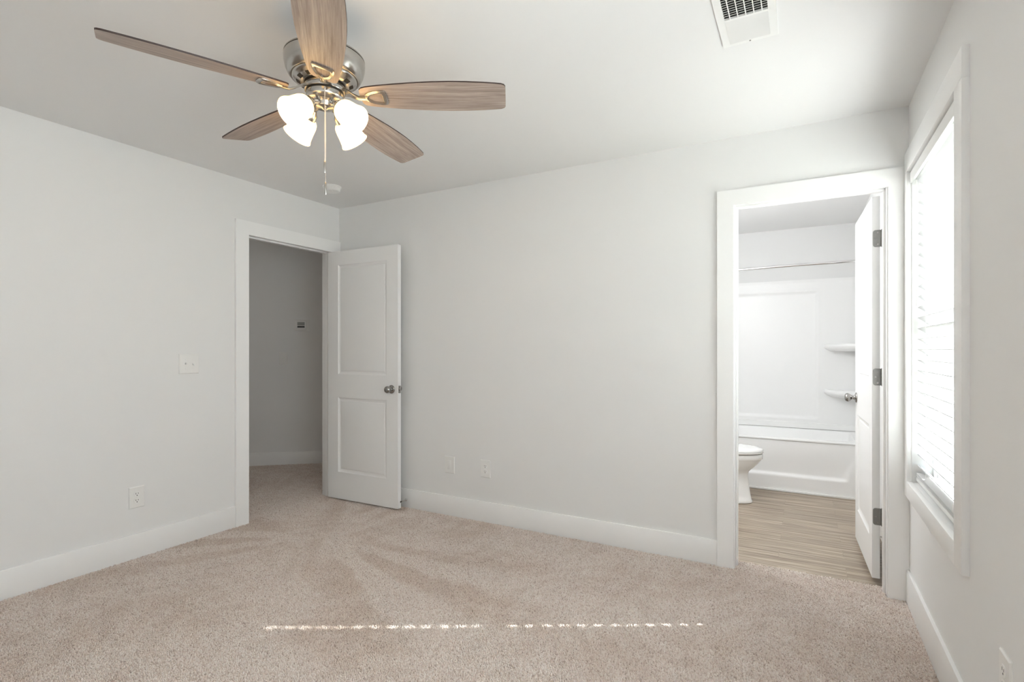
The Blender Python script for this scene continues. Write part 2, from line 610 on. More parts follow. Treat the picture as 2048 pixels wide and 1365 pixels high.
# hallway door frame: casing on the wall, jamb in the opening, stop bead on the jamb
t = MB()
u_ = [(DL0 - 0.103, -0.01), (DL0 - 0.006, -0.01), (DL0 - 0.006, DH - 0.003), (DL1 + 0.006, DH - 0.003), (DL1 + 0.006, -0.01), (-0.001, -0.01), (-0.001, DH + 0.094), (DL0 - 0.103, DH + 0.094)]
t.loops([[(0.0, y, z) for y, z in u_], [(0.018, y, z) for y, z in u_]])
t.box((-LT, DL0 - 0.018, -0.01), (0.0, DL0, DH), 0.001)
t.box((-LT, DL1, -0.01), (0.0, DL1 + 0.018, DH), 0.001)
t.box((-LT, DL0 - 0.018, DH), (0.0, DL1 + 0.018, DH + 0.018), 0.001)
t.box((-0.075, DL0, -0.01), (-0.038, DL0 + 0.011, DH - 0.011), 0.003)
t.box((-0.075, DL1 - 0.011, -0.01), (-0.038, DL1, DH - 0.011), 0.003)
t.box((-0.075, DL0, DH - 0.011), (-0.038, DL1, DH), 0.003)
structure(t, 'trim_1', M['trim'], 'white flat casing and jamb around the hallway doorway', 'door frame', 30)

t = MB()
u_ = [(BX0 - 0.093, -0.01), (BX0 - 0.006, -0.01), (BX0 - 0.006, DH - 0.006), (BX1 + 0.006, DH - 0.006), (BX1 + 0.006, -0.01), (W - 0.0005, -0.01), (W - 0.0005, DH + 0.082), (BX0 - 0.093, DH + 0.082)]
t.loops([[(x, 0.0, z) for x, z in u_], [(x, -0.018, z) for x, z in u_]])
t.box((BX0 - 0.018, 0, -0.01), (BX0, LT, DH), 0.001)
t.box((BX1, 0, -0.01), (BX1 + 0.018, LT, DH), 0.001)
t.box((BX0 - 0.018, 0, DH), (BX1 + 0.018, LT, DH + 0.018), 0.001)
t.box((BX0, 0.040, -0.01), (BX0 + 0.011, 0.077, DH - 0.011), 0.003)
t.box((BX1 - 0.011, 0.040, -0.01), (BX1, 0.077, DH - 0.011), 0.003)
t.box((BX0, 0.040, DH - 0.011), (BX1, 0.077, DH), 0.003)
structure(t, 'trim_2', M['trim'], 'white flat casing and jamb around the bathroom doorway', 'door frame', 30)

# window casing, drywall return and sill board
t = MB()
cx = W - 0.021
t.box((cx, WY1 + 0.004, WZ0 - 0.075), (W + 0.0025, -0.0195, WZ1 + 0.004), 0.002)
t.box((cx, WY0 - 0.100, WZ0 - 0.075), (W + 0.0025, WY0 - 0.004, WZ1 + 0.004), 0.002)
t.box((cx, WY0 - 0.100, WZ1 + 0.004), (W + 0.0025, -0.0195, WZ1 + 0.104), 0.002)
t.box((cx, WY0 - 0.004, WZ0 - 0.075), (W + 0.0025, WY1 + 0.004, WZ0 + 0.003), 0.002)
trim3 = structure(t, 'trim_3', M['trim'], 'white flat casing around the window', 'window casing', 30)

# ---------------------------------------------------------------- window
win = empty('window_1', (W + 0.075, (WY0 + WY1) / 2, WZ0), label='double-hung white window behind the blind on the right wall', cat='window', kind='structure')


def rel(mb, o):
    bmesh.ops.translate(mb.bm, verts=mb.bm.verts, vec=-Vector(o.location))
    return mb


fx0, fx1 = W + 0.078, W + 0.14
f = MB()
f.box((fx0, WY0, WZ0), (fx1, WY0 + 0.035, WZ1), 0.003).box((fx0, WY1 - 0.035, WZ0), (fx1, WY1, WZ1), 0.003)
f.box((fx0, WY0 + 0.035, WZ0), (fx1, WY1 - 0.035, WZ0 + 0.04), 0.003).box((fx0, WY0 + 0.035, WZ1 - 0.04), (fx1, WY1 - 0.035, WZ1), 0.003)
rel(f, win).build('window_frame', M['vinyl'], win, 30)
for nm, xo, za, zb in (('lower_sash', 0.012, WZ0 + 0.04, 1.36), ('upper_sash', 0.034, 1.33, WZ1 - 0.04)):
    s = MB()
    ya, yb, x0, x1 = WY0 + 0.035, WY1 - 0.035, fx0 + xo, fx0 + xo + 0.02
    s.box((x0, ya, za), (x1, ya + 0.032, zb), 0.002).box((x0, yb - 0.032, za), (x1, yb, zb), 0.002)
    s.box((x0, ya + 0.032, za), (x1, yb - 0.032, za + 0.035), 0.002).box((x0, ya + 0.032, zb - 0.03), (x1, yb - 0.032, zb), 0.002)
    so = rel(s, win).build(nm, M['vinyl'], win, 30)
    xm = (x0 + x1) / 2
    rel(MB().box((xm - 0.002, ya + 0.033, za + 0.036), (xm + 0.002, yb - 0.033, zb - 0.031)), win).build('pane', M['glass'], so)

# ---------------------------------------------------------------- blind
blind = empty('window_blind', (W + 0.04, (WY0 + WY1) / 2, WZ1),
              label='white slatted horizontal blind hanging in the window, slats tilted shut', cat='blind')
y0, y1 = WY0 + 0.008, WY1 - 0.008
v = MB().box((W - 0.008, y0, 2.034), (W + 0.004, y1, 2.086), 0.003)
v.box((W + 0.004, y1 - 0.006, 2.036), (W + 0.05, y1, 2.084), 0.002).box((W + 0.004, y0, 2.036), (W + 0.05, y0 + 0.006, 2.084), 0.002)
rel(v, blind).build('valance', M['plastic'], blind, 30)
rel(MB().box((W + 0.014, y0 + 0.008, 2.045), (W + 0.062, y1 - 0.008, 2.086), 0.002), blind).build('headrail', M['vinyl'], blind, 30)
sx = W + 0.040
tilt = R(40)
PITCH = 0.05
slats = MB()
yh = -0.222          # the row of cord holes that lets the sun through
zs = 2.022
while zs > 0.665:
    ct, stt = math.cos(tilt), math.sin(tilt)
    ys = [y0 + 0.004, yh - 0.0031, yh + 0.0031, y1 - 0.004]
    us = [-0.025, -0.0100, -0.003, 0.003, 0.0100, 0.025]   # across the slat, -u towards the room (raised)
    th = 0.0034

    def sp(u, yy, side):
        bow = 0.0022 * (1 - (u / 0.025) ** 2)
        w_ = bow + side * th / 2
        return (sx + u * ct + w_ * stt, yy, zs - u * stt + w_ * ct)
    for i in range(len(ys) - 1):
        for j in range(len(us) - 1):
            hole = (i == 1 and 1 <= j <= 3)
            if hole:
                continue
            for sd in (1, -1):
                slats.quad(sp(us[j], ys[i], sd), sp(us[j + 1], ys[i], sd), sp(us[j + 1], ys[i + 1], sd), sp(us[j], ys[i + 1], sd))
    for u in (us[0], us[-1]):
        slats.quad(sp(u, ys[0], 1), sp(u, ys[-1], 1), sp(u, ys[-1], -1), sp(u, ys[0], -1))
    for yy in (ys[0], ys[-1]):
        slats.quad(*[sp(u, yy, 1) for u in us], *[sp(u, yy, -1) for u in reversed(us)])
    zs -= PITCH
bmesh.ops.remove_doubles(slats.bm, verts=slats.bm.verts, dist=1e-5)
rel(slats, blind).build('slats', M['slat'], blind, 50)
# slats gathered on the bottom rail
st_ = MB()
for k in range(3):
    st_.box((sx - 0.025, y0 + 0.004, 0.634 + k * 0.006), (sx + 0.025, y1 - 0.004, 0.6375 + k * 0.006), 0.001)
rel(st_, blind).build('stacked_slats', M['slat'], blind, 30)
rel(MB().box((sx - 0.026, y0 + 0.004, 0.612), (sx + 0.026, y1 - 0.004, 0.631), 0.004), blind).build('bottom_rail', M['plastic'], blind, 30)
for yc in (-0.300, -0.780):
    lad = MB()
    for dx in (-0.0225, 0.0225):
        lad.tube([(sx + dx, yc, 2.045), (sx + dx, yc, 0.632)], 0.0009, 6)
    rel(lad, blind).build('ladder_cord', M['plastic'], blind)
w_ = MB().tube([(W + 0.008, -0.15, 2.03), (W + 0.009, -0.15, 2.0)], 0.0022, 8)
w_.tube([(W + 0.009, -0.15, 2.0), (W + 0.010, -0.15, 1.47), (W + 0.010, -0.15, 1.44)], [0.0042, 0.0042, 0.005], 8)
rel(w_, blind).build('tilt_wand', M['plastic'], blind, 40)


# made-up second window beside the camera, added for fill light, same frame and blind
win_added = copy_tree(win)
win_added.name = 'window_added'
win_added.location.y = -2.72
tag(win_added, 'made-up double-hung white window beside the camera, added for fill light', 'window')
blind_added = copy_tree(blind)
blind_added.location.y = -2.72
casing_added = trim3.copy()
C.objects.link(casing_added)
casing_added.name = 'trim_added'
casing_added.location.y = -2.1875
tag(casing_added, 'white flat casing around the made-up window added beside the camera')
tag(blind_added, 'white slatted blind in the made-up window added beside the camera', 'blind')

# ---------------------------------------------------------------- doors
def rect_loop(x0, x1, z0, z1, y):
    return [(x0, y, z0), (x1, y, z0), (x1, y, z1), (x0, y, z1)]


PROFILE = [(0.0, 0.0), (0.003, 0.0035), (0.016, 0.0095), (0.021, 0.0105), (0.026, 0.0105), (0.031, 0.0070), (0.036, 0.0062)]


def panel_door(mb, w, h, th, xa, xb, panels):
    """two-panel moulded door: hinge edge at x=0, faces at y=0 and y=th"""
    xs = [0, xa, xb, w]
    zs_ = [0] + [q for p in panels for q in p] + [h]
    for side, y, sg in ((0, 0.0, 1), (1, th, -1)):
        for i in range(3):
            for j in range(len(zs_) - 1):
                if i == 1 and j % 2 == 1:
                    continue
                mb.quad((xs[i], y, zs_[j]), (xs[i + 1], y, zs_[j]), (xs[i + 1], y, zs_[j + 1]), (xs[i], y, zs_[j + 1]))
        for za, zb in panels:
            rings = [rect_loop(xa + o_, xb - o_, za + o_, zb - o_, y + sg * d_) for o_, d_ in PROFILE]
            mb.loops(rings, cap0=False, cap1=True)
    for j in range(len(zs_) - 1):
        for x in (0, w):
            mb.quad((x, 0, zs_[j]), (x, th, zs_[j]), (x, th, zs_[j + 1]), (x, 0, zs_[j + 1]))
    for i in range(3):
        for z in (0, h):
            mb.quad((xs[i], 0, z), (xs[i + 1], 0, z), (xs[i + 1], th, z), (xs[i], th, z))
    bmesh.ops.remove_doubles(mb.bm, verts=mb.bm.verts, dist=1e-6)
    return mb


KNOB = [(0.0325, 0.0), (0.0325, 0.003), (0.030, 0.006), (0.022, 0.009), (0.0145, 0.011), (0.0115, 0.016), (0.0115, 0.024), (0.0150, 0.029),
        (0.0215, 0.034), (0.0255, 0.040), (0.0270, 0.047), (0.0262, 0.054), (0.0225, 0.060), (0.0150, 0.0645), (0.006, 0.0660), (0.0, 0.0661)]


def make_door(name, loc, ang, w, h, th, panels, xa, zk, label, face_sign, leaf_side):
    d = empty(name, loc, ang, label, 'door', kind='structure')
    panel_door(MB(), w, h, th, xa, w - xa, panels).build('door_panel', M['door'], d, 25)
    for sg, y in ((-1, 0.0), (1, th)):
        mx = Matrix.Translation((w - 0.062, y, zk)) @ Matrix.Rotation(R(90) * (1 if sg < 0 else -1), 4, 'X')
        MB().lathe(KNOB, 36, mx).build('door_knob', M['satin'], d, 40)
    lp = MB().box((w, th / 2 - 0.0125, zk - 0.0285), (w + 0.0015, th / 2 + 0.0125, zk + 0.0285), 0.0006)
    lo = lp.build('latch_plate', M['satin'], d, 30)
    MB().box((w + 0.0015, th / 2 - 0.006, zk - 0.009), (w + 0.010, th / 2 + 0.006, zk + 0.009), 0.003).build('latch_bolt', M['satin'], lo, 30)
    return d


d1 = make_door('door_1', (0.010, -0.1285, 0.012), R(1.24), 0.740, 2.033, 0.036,
               [(0.22, 0.832), (1.022, 1.92)], 0.113, 0.918, 'white two-panel door standing open against the back wall', -1, 0)
for zc in (0.25, 1.0, 1.78):
    MB().tube([(-0.004, 0.044, zc - 0.045), (-0.004, 0.044, zc + 0.045)], 0.0055, 12).build('hinge', M['hinge'], d1, 40)

d2 = make_door('door_2', (3.8235, 0.152, 0.026), R(92.0), 0.690, 2.022, 0.035,
               [(0.20, 0.800), (1.035, 1.92)], 0.105, 0.905, 'white two-panel door opened into the bathroom', -1, 1)
for zc in (0.353, 1.092, 1.825):
    zc -= 0.026
    hm = MB()
    # leaf let into the hinge edge, round at its outer corners
    leaf = []
    ya, yb, rc = -0.004, 0.031, 0.012
    for k in range(7):
        a = PI / 2 * k / 6
        leaf.append((yb - rc + rc * math.cos(a), zc + 0.0445 - rc + rc * math.sin(a)))
    leaf += [(ya, zc + 0.0445), (ya, zc - 0.0445)]
    for k in range(7):
        a = -PI / 2 + PI / 2 * k / 6
        leaf.append((yb - rc + rc * math.cos(a), zc - 0.0445 + rc + rc * math.sin(a)))
    hm.loops([[(-0.0018, y, z) for y, z in leaf], [(0.0, y, z) for y, z in leaf]])
    ho = hm.build('hinge', M['hinge'], d2, 30)
    kn = MB()
    for k in range(5):
        za = zc - 0.0445 + k * 0.0178
        kn.tube([(-0.003, -0.0085, za + 0.0005), (-0.003, -0.0085, za + 0.0173)], 0.0056, 12)
    kn.tube([(-0.003, -0.0085, zc - 0.048), (-0.003, -0.0085, zc + 0.048)], 0.003, 10)
    kn.build('hinge_pin', M['hinge'], ho, 40)
    for sy, sz in ((0.010, 0.031), (0.019, 0.0), (0.010, -0.031)):
        s = MB().lathe([(0.0042, 0), (0.0042, 0.0006), (0.0015, 0.0008), (0.0012, 0.0002), (0.0, 0.0002)], 12,
                       Matrix.Translation((-0.0018, sy, zc + sz)) @ Matrix.Rotation(R(-90), 4, 'Y'))
        s.build('screw', M['satin'], ho, 40)
    # the leaf on the jamb
# door stops on the baseboards
def door_stop(loc, rz, label):
    o = empty('door_stop', loc, rz, label, 'door stop')
    MB().lathe([(0.011, 0.0), (0.011, 0.003), (0.005, 0.006)], 20, Matrix.Rotation(R(90), 4, 'X')).build('base', M['chrome'], o, 40)
    pts = []
    for k in range(0, 12 * 14 + 1):
        a = 2 * PI * k / 12
        pts.append((0.0042 * math.cos(a), -0.005 - 0.055 * k / (12 * 14), 0.0042 * math.sin(a)))
    MB().tube(pts, 0.0011, 6).build('spring', M['chrome'], o, 60)
    MB().lathe([(0.0055, 0.058), (0.0065, 0.060), (0.0065, 0.070), (0.004, 0.072), (0.0, 0.072)], 16, Matrix.Rotation(R(90), 4, 'X')).build('rubber_tip', M['rubber'], o, 40)
    return o


door_stop((0.748, -BT, 0.060), 0, 'small metal spring door stop on the back wall baseboard')
door_stop((W - BT, 0.74, 0.075), R(-90), 'spring door stop on the baseboard behind the bathroom door')


# ---------------------------------------------------------------- wall plates (local: x along wall, y=0 wall, -y into room, z up)
def plate(mb, w, h):
    mb.loops([[(-w / 2, 0, -h / 2), (w / 2, 0, -h / 2), (w / 2, 0, h / 2), (-w / 2, 0, h / 2)],
              [(-w / 2, -0.003, -h / 2), (w / 2, -0.003, -h / 2), (w / 2, -0.003, h / 2), (-w / 2, -0.003, h / 2)],
              [(-w / 2 + .004, -0.0065, -h / 2 + .004), (w / 2 - .004, -0.0065, -h / 2 + .004), (w / 2 - .004, -0.0065, h / 2 - .004), (-w / 2 + .004, -0.0065, h / 2 - .004)]])
    return mb


RX = Matrix.Rotation(R(90), 4, 'X')


def screw_at(x, z, parent, y=-0.0065):
    s = MB().lathe([(0.0032, 0), (0.0032, 0.0008), (0.002, 0.0012), (0.0, 0.0012)], 12, Matrix.Translation((x, y, z)) @ RX)
    return s.build('screw', M['plate'], parent, 40)


def outlet(loc, rz, label):
    o = empty('power_outlet', loc, rz, label, 'outlet', 'duplex outlets in their wall plates')
    plate(MB(), 0.084, 0.126).build('wall_plate', M['plate'], o)
    for zc in (0.0195, -0.0195):
        pts = []
        for k in range(24):
            a = 2 * PI * k / 24
            pts.append((0.0172 * math.cos(a), max(-0.0145, min(0.0145, 0.0172 * math.sin(a))) + zc))
        r = MB().loops([[(x, -0.0065, z) for x, z in pts], [(x, -0.0085, z) for x, z in pts]])
        ro = r.build('receptacle', M['plastic'], o, 30)
        s = MB().box((-0.0078, -0.0088, zc - 0.001), (-0.0052, -0.0084, zc + 0.008))
        s.box((0.0052, -0.0088, zc + 0.000), (0.0078, -0.0084, zc + 0.0075))
        s.lathe([(0.0030, 0.0084), (0.0030, 0.0088)], 12, Matrix.Translation((0, 0, zc - 0.0075)) @ RX)
        s.build('slots', M['slot'], ro)
    screw_at(0, 0, o)
    return o


def toggles(loc, rz, w, xs, ups, label, h=0.126):
    o = empty('light_switch', loc, rz, label, 'light switch')
    plate(MB(), w, h).build('wall_plate', M['plate'], o)
    for x, up in zip(xs, ups):
        MB().box((x - 0.0055, -0.0069, -0.0125), (x + 0.0055, -0.0062, 0.0125)).build('toggle_slot', M['dark'] if False else M['plate'], o)
        mx = Matrix.Translation((x, -0.006, 0)) @ Matrix.Rotation(R(28 if up else -28), 4, 'X')
        MB().box((-0.0045, -0.016, -0.0045), (0.0045, 0.0, 0.0045), 0.0012, mx=mx).build('toggle', M['plastic'], o, 30)
        screw_at(x, 0.030, o)
        screw_at(x, -0.030, o)
    return o


LW = R(90)       # faces +x, for the left wall (local -y -> +x)
outlet((0, -1.5625, 0.359), LW, 'white duplex outlet low on the left wall below the switches')
outlet((1.472, 0, 0.379), 0, 'white duplex outlet low on the back wall, right of the blank plate')
outlet((W, -1.430, 0.394), R(-90), 'white duplex outlet low on the right wall, cut by the photo edge')
toggles((0, -1.258, 1.1445), LW, 0.126, (-0.023, 0.023), (False, True), 'white double toggle switch on the left wall beside the hallway doorway')
b = empty('blank_plate', (1.158, 0, 0.3755), 0, 'blank white wall plate low on the back wall, left of the outlet', 'wall plate')
plate(MB(), 0.088, 0.126).build('cover', M['plate'], b)
plq = MB().box((-0.017, -0.0069, -0.034), (0.017, -0.006, 0.034), 0.0003)
plq.build('insert', M['plate'], b, 30)
hz = math.atan2(hd.y, hd.x)
toggles(hall(0.3375, 1.141), hz, 0.086, (0,), (False,), 'single toggle switch in the shaded hallway below the thermostat', 0.130)
th = empty('thermostat', hall(0.5245, 1.500), hz, 'small white thermostat on the shaded angled hallway wall', 'thermostat')
MB().box((-0.079, -0.004, -0.061), (0.079, 0, 0.058), 0.0015).build('back_plate', M['plate'], th, 30)
MB().box((-0.058, -0.024, -0.047), (0.048, -0.004, 0.053), 0.006).build('housing', M['plastic'], th, 40)
MB().box((-0.040, -0.0250, -0.004), (0.034, -0.0238, 0.033)).build('display', M['screen'], th)
MB().box((-0.040, -0.0252, -0.026), (0.034, -0.0238, -0.010)).build('button_strip', M['slot'], th)

# ---------------------------------------------------------------- smoke detector
sd = empty('smoke_detector', (0.428, -0.465, H), 0, 'round white smoke detector on the ceiling near the corner', 'smoke detector')
MB().lathe([(0.066, 0.0), (0.066, -0.009), (0.063, -0.011)], 48).build('base_ring', M['plastic'], sd, 30)
MB().lathe([(0.059, -0.011), (0.059, -0.017), (0.057, -0.019), (0.057, -0.031), (0.053, -0.037), (0.02, -0.039), (0.0, -0.039)], 48).build('cover', M['plastic'], sd, 30)
MB().lathe([(0.006, -0.0385), (0.006, -0.0415), (0.0, -0.042)], 16, Matrix.Translation((0.018, -0.02, 0))).build('test_button', M['plate'], sd, 30)

# ---------------------------------------------------------------- ceiling vent
vt = empty('ceiling_vent', (3.290, -1.163, H), 0, 'white ceiling air register with dark louvre openings at the photo top', 'vent')
hx, hy = 0.097, 0.180
ix, iy = 0.071, 0.160
fr = MB()
for a, b_, c, d_ in ((-hx, -ix, -hy, hy), (ix, hx, -hy, hy), (-ix, ix, -hy, -iy), (-ix, ix, iy, hy)):
    fr.box((a, c, -0.007), (b_, d_, 0))
fr.box((-ix, -0.006, -0.0075), (ix, 0.006, -0.0005))
fro = fr.build('frame', M['plastic'], vt)
MB().box((-ix, -iy, -0.0012), (ix, iy, -0.0004)).build('duct_dark_sheet', M['dark'], vt)  # black sheet stands in for the duct's darkness; the ceiling has no hole
lv = MB()
for k in range(11):                                  # far half: fins leaning so that their faces show
    yc = 0.014 + k * 0.0135
    lv.box((-ix, -0.0072, -0.0006), (ix, 0.0072, 0.0006), mx=Matrix.Translation((0, yc, -0.0075)) @ Matrix.Rotation(R(-28), 4, 'X'))
lv.build('closed_louvres', M['plastic'], vt)
lv = MB()
for k in range(11):                                  # near half: fins leaning the other way, dark between
    yc = -0.014 - k * 0.0135
    lv.box((-ix, -0.0032, -0.0006), (ix, 0.0032, 0.0006), mx=Matrix.Translation((0, yc, -0.0055)) @ Matrix.Rotation(R(38), 4, 'X'))
lv.build('open_louvres', M['plastic'], vt)
dv = MB()
for k in range(5):
    xc = -0.052 + k * 0.0262
    dv.box((xc - 0.0018, -iy, -0.0085), (xc + 0.0018, -0.006, -0.0065))
dv.build('dividers', M['plastic'], vt)
MB().lathe([(0.0035, 0.007), (0.0035, 0.0085), (0.0, 0.0088)], 12, Matrix.Translation((0, 0.170, 0)) @ Matrix.Rotation(PI, 4, 'X')).build('screw', M['satin'], vt, 40)

# ---------------------------------------------------------------- ceiling fan
fan = empty('ceiling_fan', (1.940, -1.866, H), 0, 'five-blade brushed nickel ceiling fan with wood blades and four lit glass shades', 'ceiling fan')
ZO = -H
MB().lathe([(0.066, 0.0), (0.066, -0.018), (0.058, -0.042), (0.034, -0.062), (0.018, -0.066)], 40).build('canopy', M['nickel'], fan, 40)
MB().lathe([(0.013, -0.064), (0.013, -0.115)], 24).build('downrod', M['nickel'], fan, 40)
# motor housing: thin top ring, dark groove, tapering shell, stepped vented bottom
MB().lathe([(0.016, 2.335 + ZO), (0.05, 2.331 + ZO), (0.11, 2.316 + ZO), (0.138, 2.303 + ZO), (0.1405, 2.300 + ZO), (0.1405, 2.2965 + ZO), (0.134, 2.2955 + ZO)], 72).build('housing_top', M['nickel'], fan, 40)
MB().lathe([(0.1365, 2.2965 + ZO), (0.1365, 2.2935 + ZO)], 72).build('housing_groove', M['dark'], fan, 40)
MB().lathe([(0.134, 2.2945 + ZO), (0.1405, 2.2935 + ZO), (0.1412, 2.288 + ZO), (0.140, 2.272 + ZO), (0.1355, 2.252 + ZO), (0.128, 2.235 + ZO), (0.1215, 2.2275 + ZO), (0.116, 2.2265 + ZO),
            (0.112, 2.230 + ZO)], 72, cap0=False, cap1=False).build('motor_housing', M['nickel'], fan, 40)
vr = MB().lathe([(0.113, 2.229 + ZO), (0.113, 2.222 + ZO), (0.109, 2.2165 + ZO), (0.104, 2.2145 + ZO), (0.100, 2.2105 + ZO), (0.082, 2.2010 + ZO), (0.075, 2.2015 + ZO)], 72)
vro = vr.build('vent_ring', M['nickel'], fan, 40)
for k in range(12):                                  # slots round the cone of the vent ring
    a0 = 2 * PI * k / 12 + 0.1
    (ra, za), (rb, zb) = (0.0985, 2.2096), (0.0850, 2.2026)
    pts0 = [(ra * math.cos(a0 + 0.052 * q), ra * math.sin(a0 + 0.052 * q), za - 0.0006 + ZO) for q in range(6)]
    pts1 = [(rb * math.cos(a0 + 0.052 * q), rb * math.sin(a0 + 0.052 * q), zb - 0.0006 + ZO) for q in range(6)]
    vs_ = MB()
    vs_.loops([pts0 + pts1[::-1], [(x, y, z + 0.0025) for x, y, z in pts0 + pts1[::-1]]])
    vs_.build('vent_slot', M['dark'], vro)
MB().lathe([(0.072, 2.2015 + ZO), (0.060, 2.197 + ZO)], 48).build('motor_gap', M['dark'], fan, 40)
hb = MB().lathe([(0.050, 2.198 + ZO), (0.0700, 2.197 + ZO), (0.0715, 2.195 + ZO), (0.0715, 2.178 + ZO), (0.0700, 2.176 + ZO), (0.050, 2.175 + ZO)], 64)
hbo = hb.build('flywheel', M['nickel'], fan, 40)
MB().lathe([(0.0655, 2.1765 + ZO), (0.0655, 2.1705 + ZO)], 64).build('switch_gap', M['dark'], fan, 40)
MB().lathe([(0.0640, 2.1725 + ZO), (0.0650, 2.1700 + ZO), (0.0650, 2.1560 + ZO), (0.0615, 2.1500 + ZO), (0.054, 2.1455 + ZO), (0.046, 2.143 + ZO)], 64).build('switch_housing', M['nickel'], fan, 40)
MB().lathe([(0.046, 2.1435 + ZO), (0.038, 2.138 + ZO), (0.0345, 2.132 + ZO), (0.0345, 2.124 + ZO), (0.0325, 2.1205 + ZO), (0.012, 2.1185 + ZO), (0.006, 2.1135 + ZO), (0.0, 2.1125 + ZO)], 48).build('light_fitter', M['nickel'], fan, 40)

# blades: outline in local x (out) and y, drooping slightly, leading edge up
OUT = [(0.130, 0.020), (0.133, 0.035), (0.142, 0.044), (0.16, 0.049), (0.20, 0.0555), (0.26, 0.0625), (0.33, 0.0690), (0.40, 0.0735), (0.46, 0.0750),
       (0.52, 0.0740), (0.58, 0.0705), (0.625, 0.0665), (0.645, 0.0640), (0.655, 0.0590), (0.6595, 0.0510), (0.660, 0.035)]
poly = [(x, -y) for x, y in OUT] + [(x, y) for x, y in reversed(OUT)]
ZB = 2.1625 - 2.44
PT = R(-13.5)
bmx = Matrix.Translation((0, 0, ZB)) @ Matrix.Rotation(PT, 4, 'X')


def blade_mesh(lo, hi):
    return MB().prism(poly, lo, hi)


ang0 = 28.85
blade_first = None
for k in range(5):
    a = R(ang0 + 72 * k)
    if blade_first is None:
        bb = MB()
        bb.prism(poly, -0.0028, 0.0028)
        bo = bb.build('blade', [M['oak'], M['edge']], fan)
        for pgn in bo.data.polygons:
            if abs(pgn.normal.z) < 0.5:
                pgn.material_index = 1
        bo.matrix_basis = Matrix.Rotation(a, 4, 'Z') @ bmx
        # blade iron: arm from the flywheel, then an open pointed frame under the blade
        ir = MB()
        arm = [(0.064, 0.024, 0.0), (0.085, 0.018, -0.004), (0.105, 0.013, -0.012), (0.125, 0.010, -0.014), (0.150, 0.010, -0.009)]
        rings = []
        for x, hw, dz in arm:
            z = 0.0215 + dz if False else dz
            rings.append([(x, -hw, z - 0.0025), (x, hw, z - 0.0025), (x, hw * 0.8, z + 0.003), (x, -hw * 0.8, z + 0.003)])
        io = None
        # arm in fan axes (z relative to blade plane): flywheel sits higher
        zr = [0.022, 0.016, 0.002, -0.0065, -0.0065]
        rings = []
        for (x, hw, dz), z in zip(arm, zr):
            rings.append([(x, -hw, z - 0.003), (x, -hw * 0.5, z - 0.0045), (x, hw * 0.5, z - 0.0045), (x, hw, z - 0.003), (x, hw * 0.8, z + 0.003), (x, -hw * 0.8, z + 0.003)])
        ir.loops(rings)
        fo = [(0.142, 0.006), (0.150, 0.016), (0.165, 0.027), (0.185, 0.034), (0.205, 0.0370), (0.219, 0.0370), (0.226, 0.033), (0.228, 0.020)]
        outer = [(x, -y) for x, y in fo] + [(x, y) for x, y in reversed(fo)]
        fi = [(0.160, 0.004), (0.166, 0.011), (0.175, 0.018), (0.188, 0.0225), (0.203, 0.0245), (0.210, 0.0245), (0.2125, 0.022), (0.213, 0.012)]
        inner = [(x, -y) for x, y in fi] + [(x, y) for x, y in reversed(fi)]
        mid = [((p[0] + q[0]) / 2, (p[1] + q[1]) / 2) for p, q in zip(outer, inner)]
        tz = -0.003
        ir.loops([[(x, y, tz) for x, y in outer], [(x, y, tz - 0.004) for x, y in outer], [(x, y, tz - 0.0085) for x, y in mid],
                  [(x, y, tz - 0.006) for x, y in inner], [(x, y, tz) for x, y in inner]], cap0=False, cap1=False)
        io = ir.build('blade_iron', M['nickel'], bo, 50)
        scw = MB().lathe([(0.0042, 0.0), (0.0042, 0.0015), (0.002, 0.003), (0.0, 0.003)], 12, Matrix.Translation((0.0805, 0, 0.0125)) @ Matrix.Rotation(PI, 4, 'X'))
        blade_first = bo
    else:
        c = blade_first.copy()
        C.objects.link(c)
        c.parent = fan
        c.matrix_basis = Matrix.Rotation(a, 4, 'Z') @ bmx
        for ch in [x for x in bpy.data.objects if x.parent == blade_first]:
            q = ch.copy()
            C.objects.link(q)
            q.parent = c

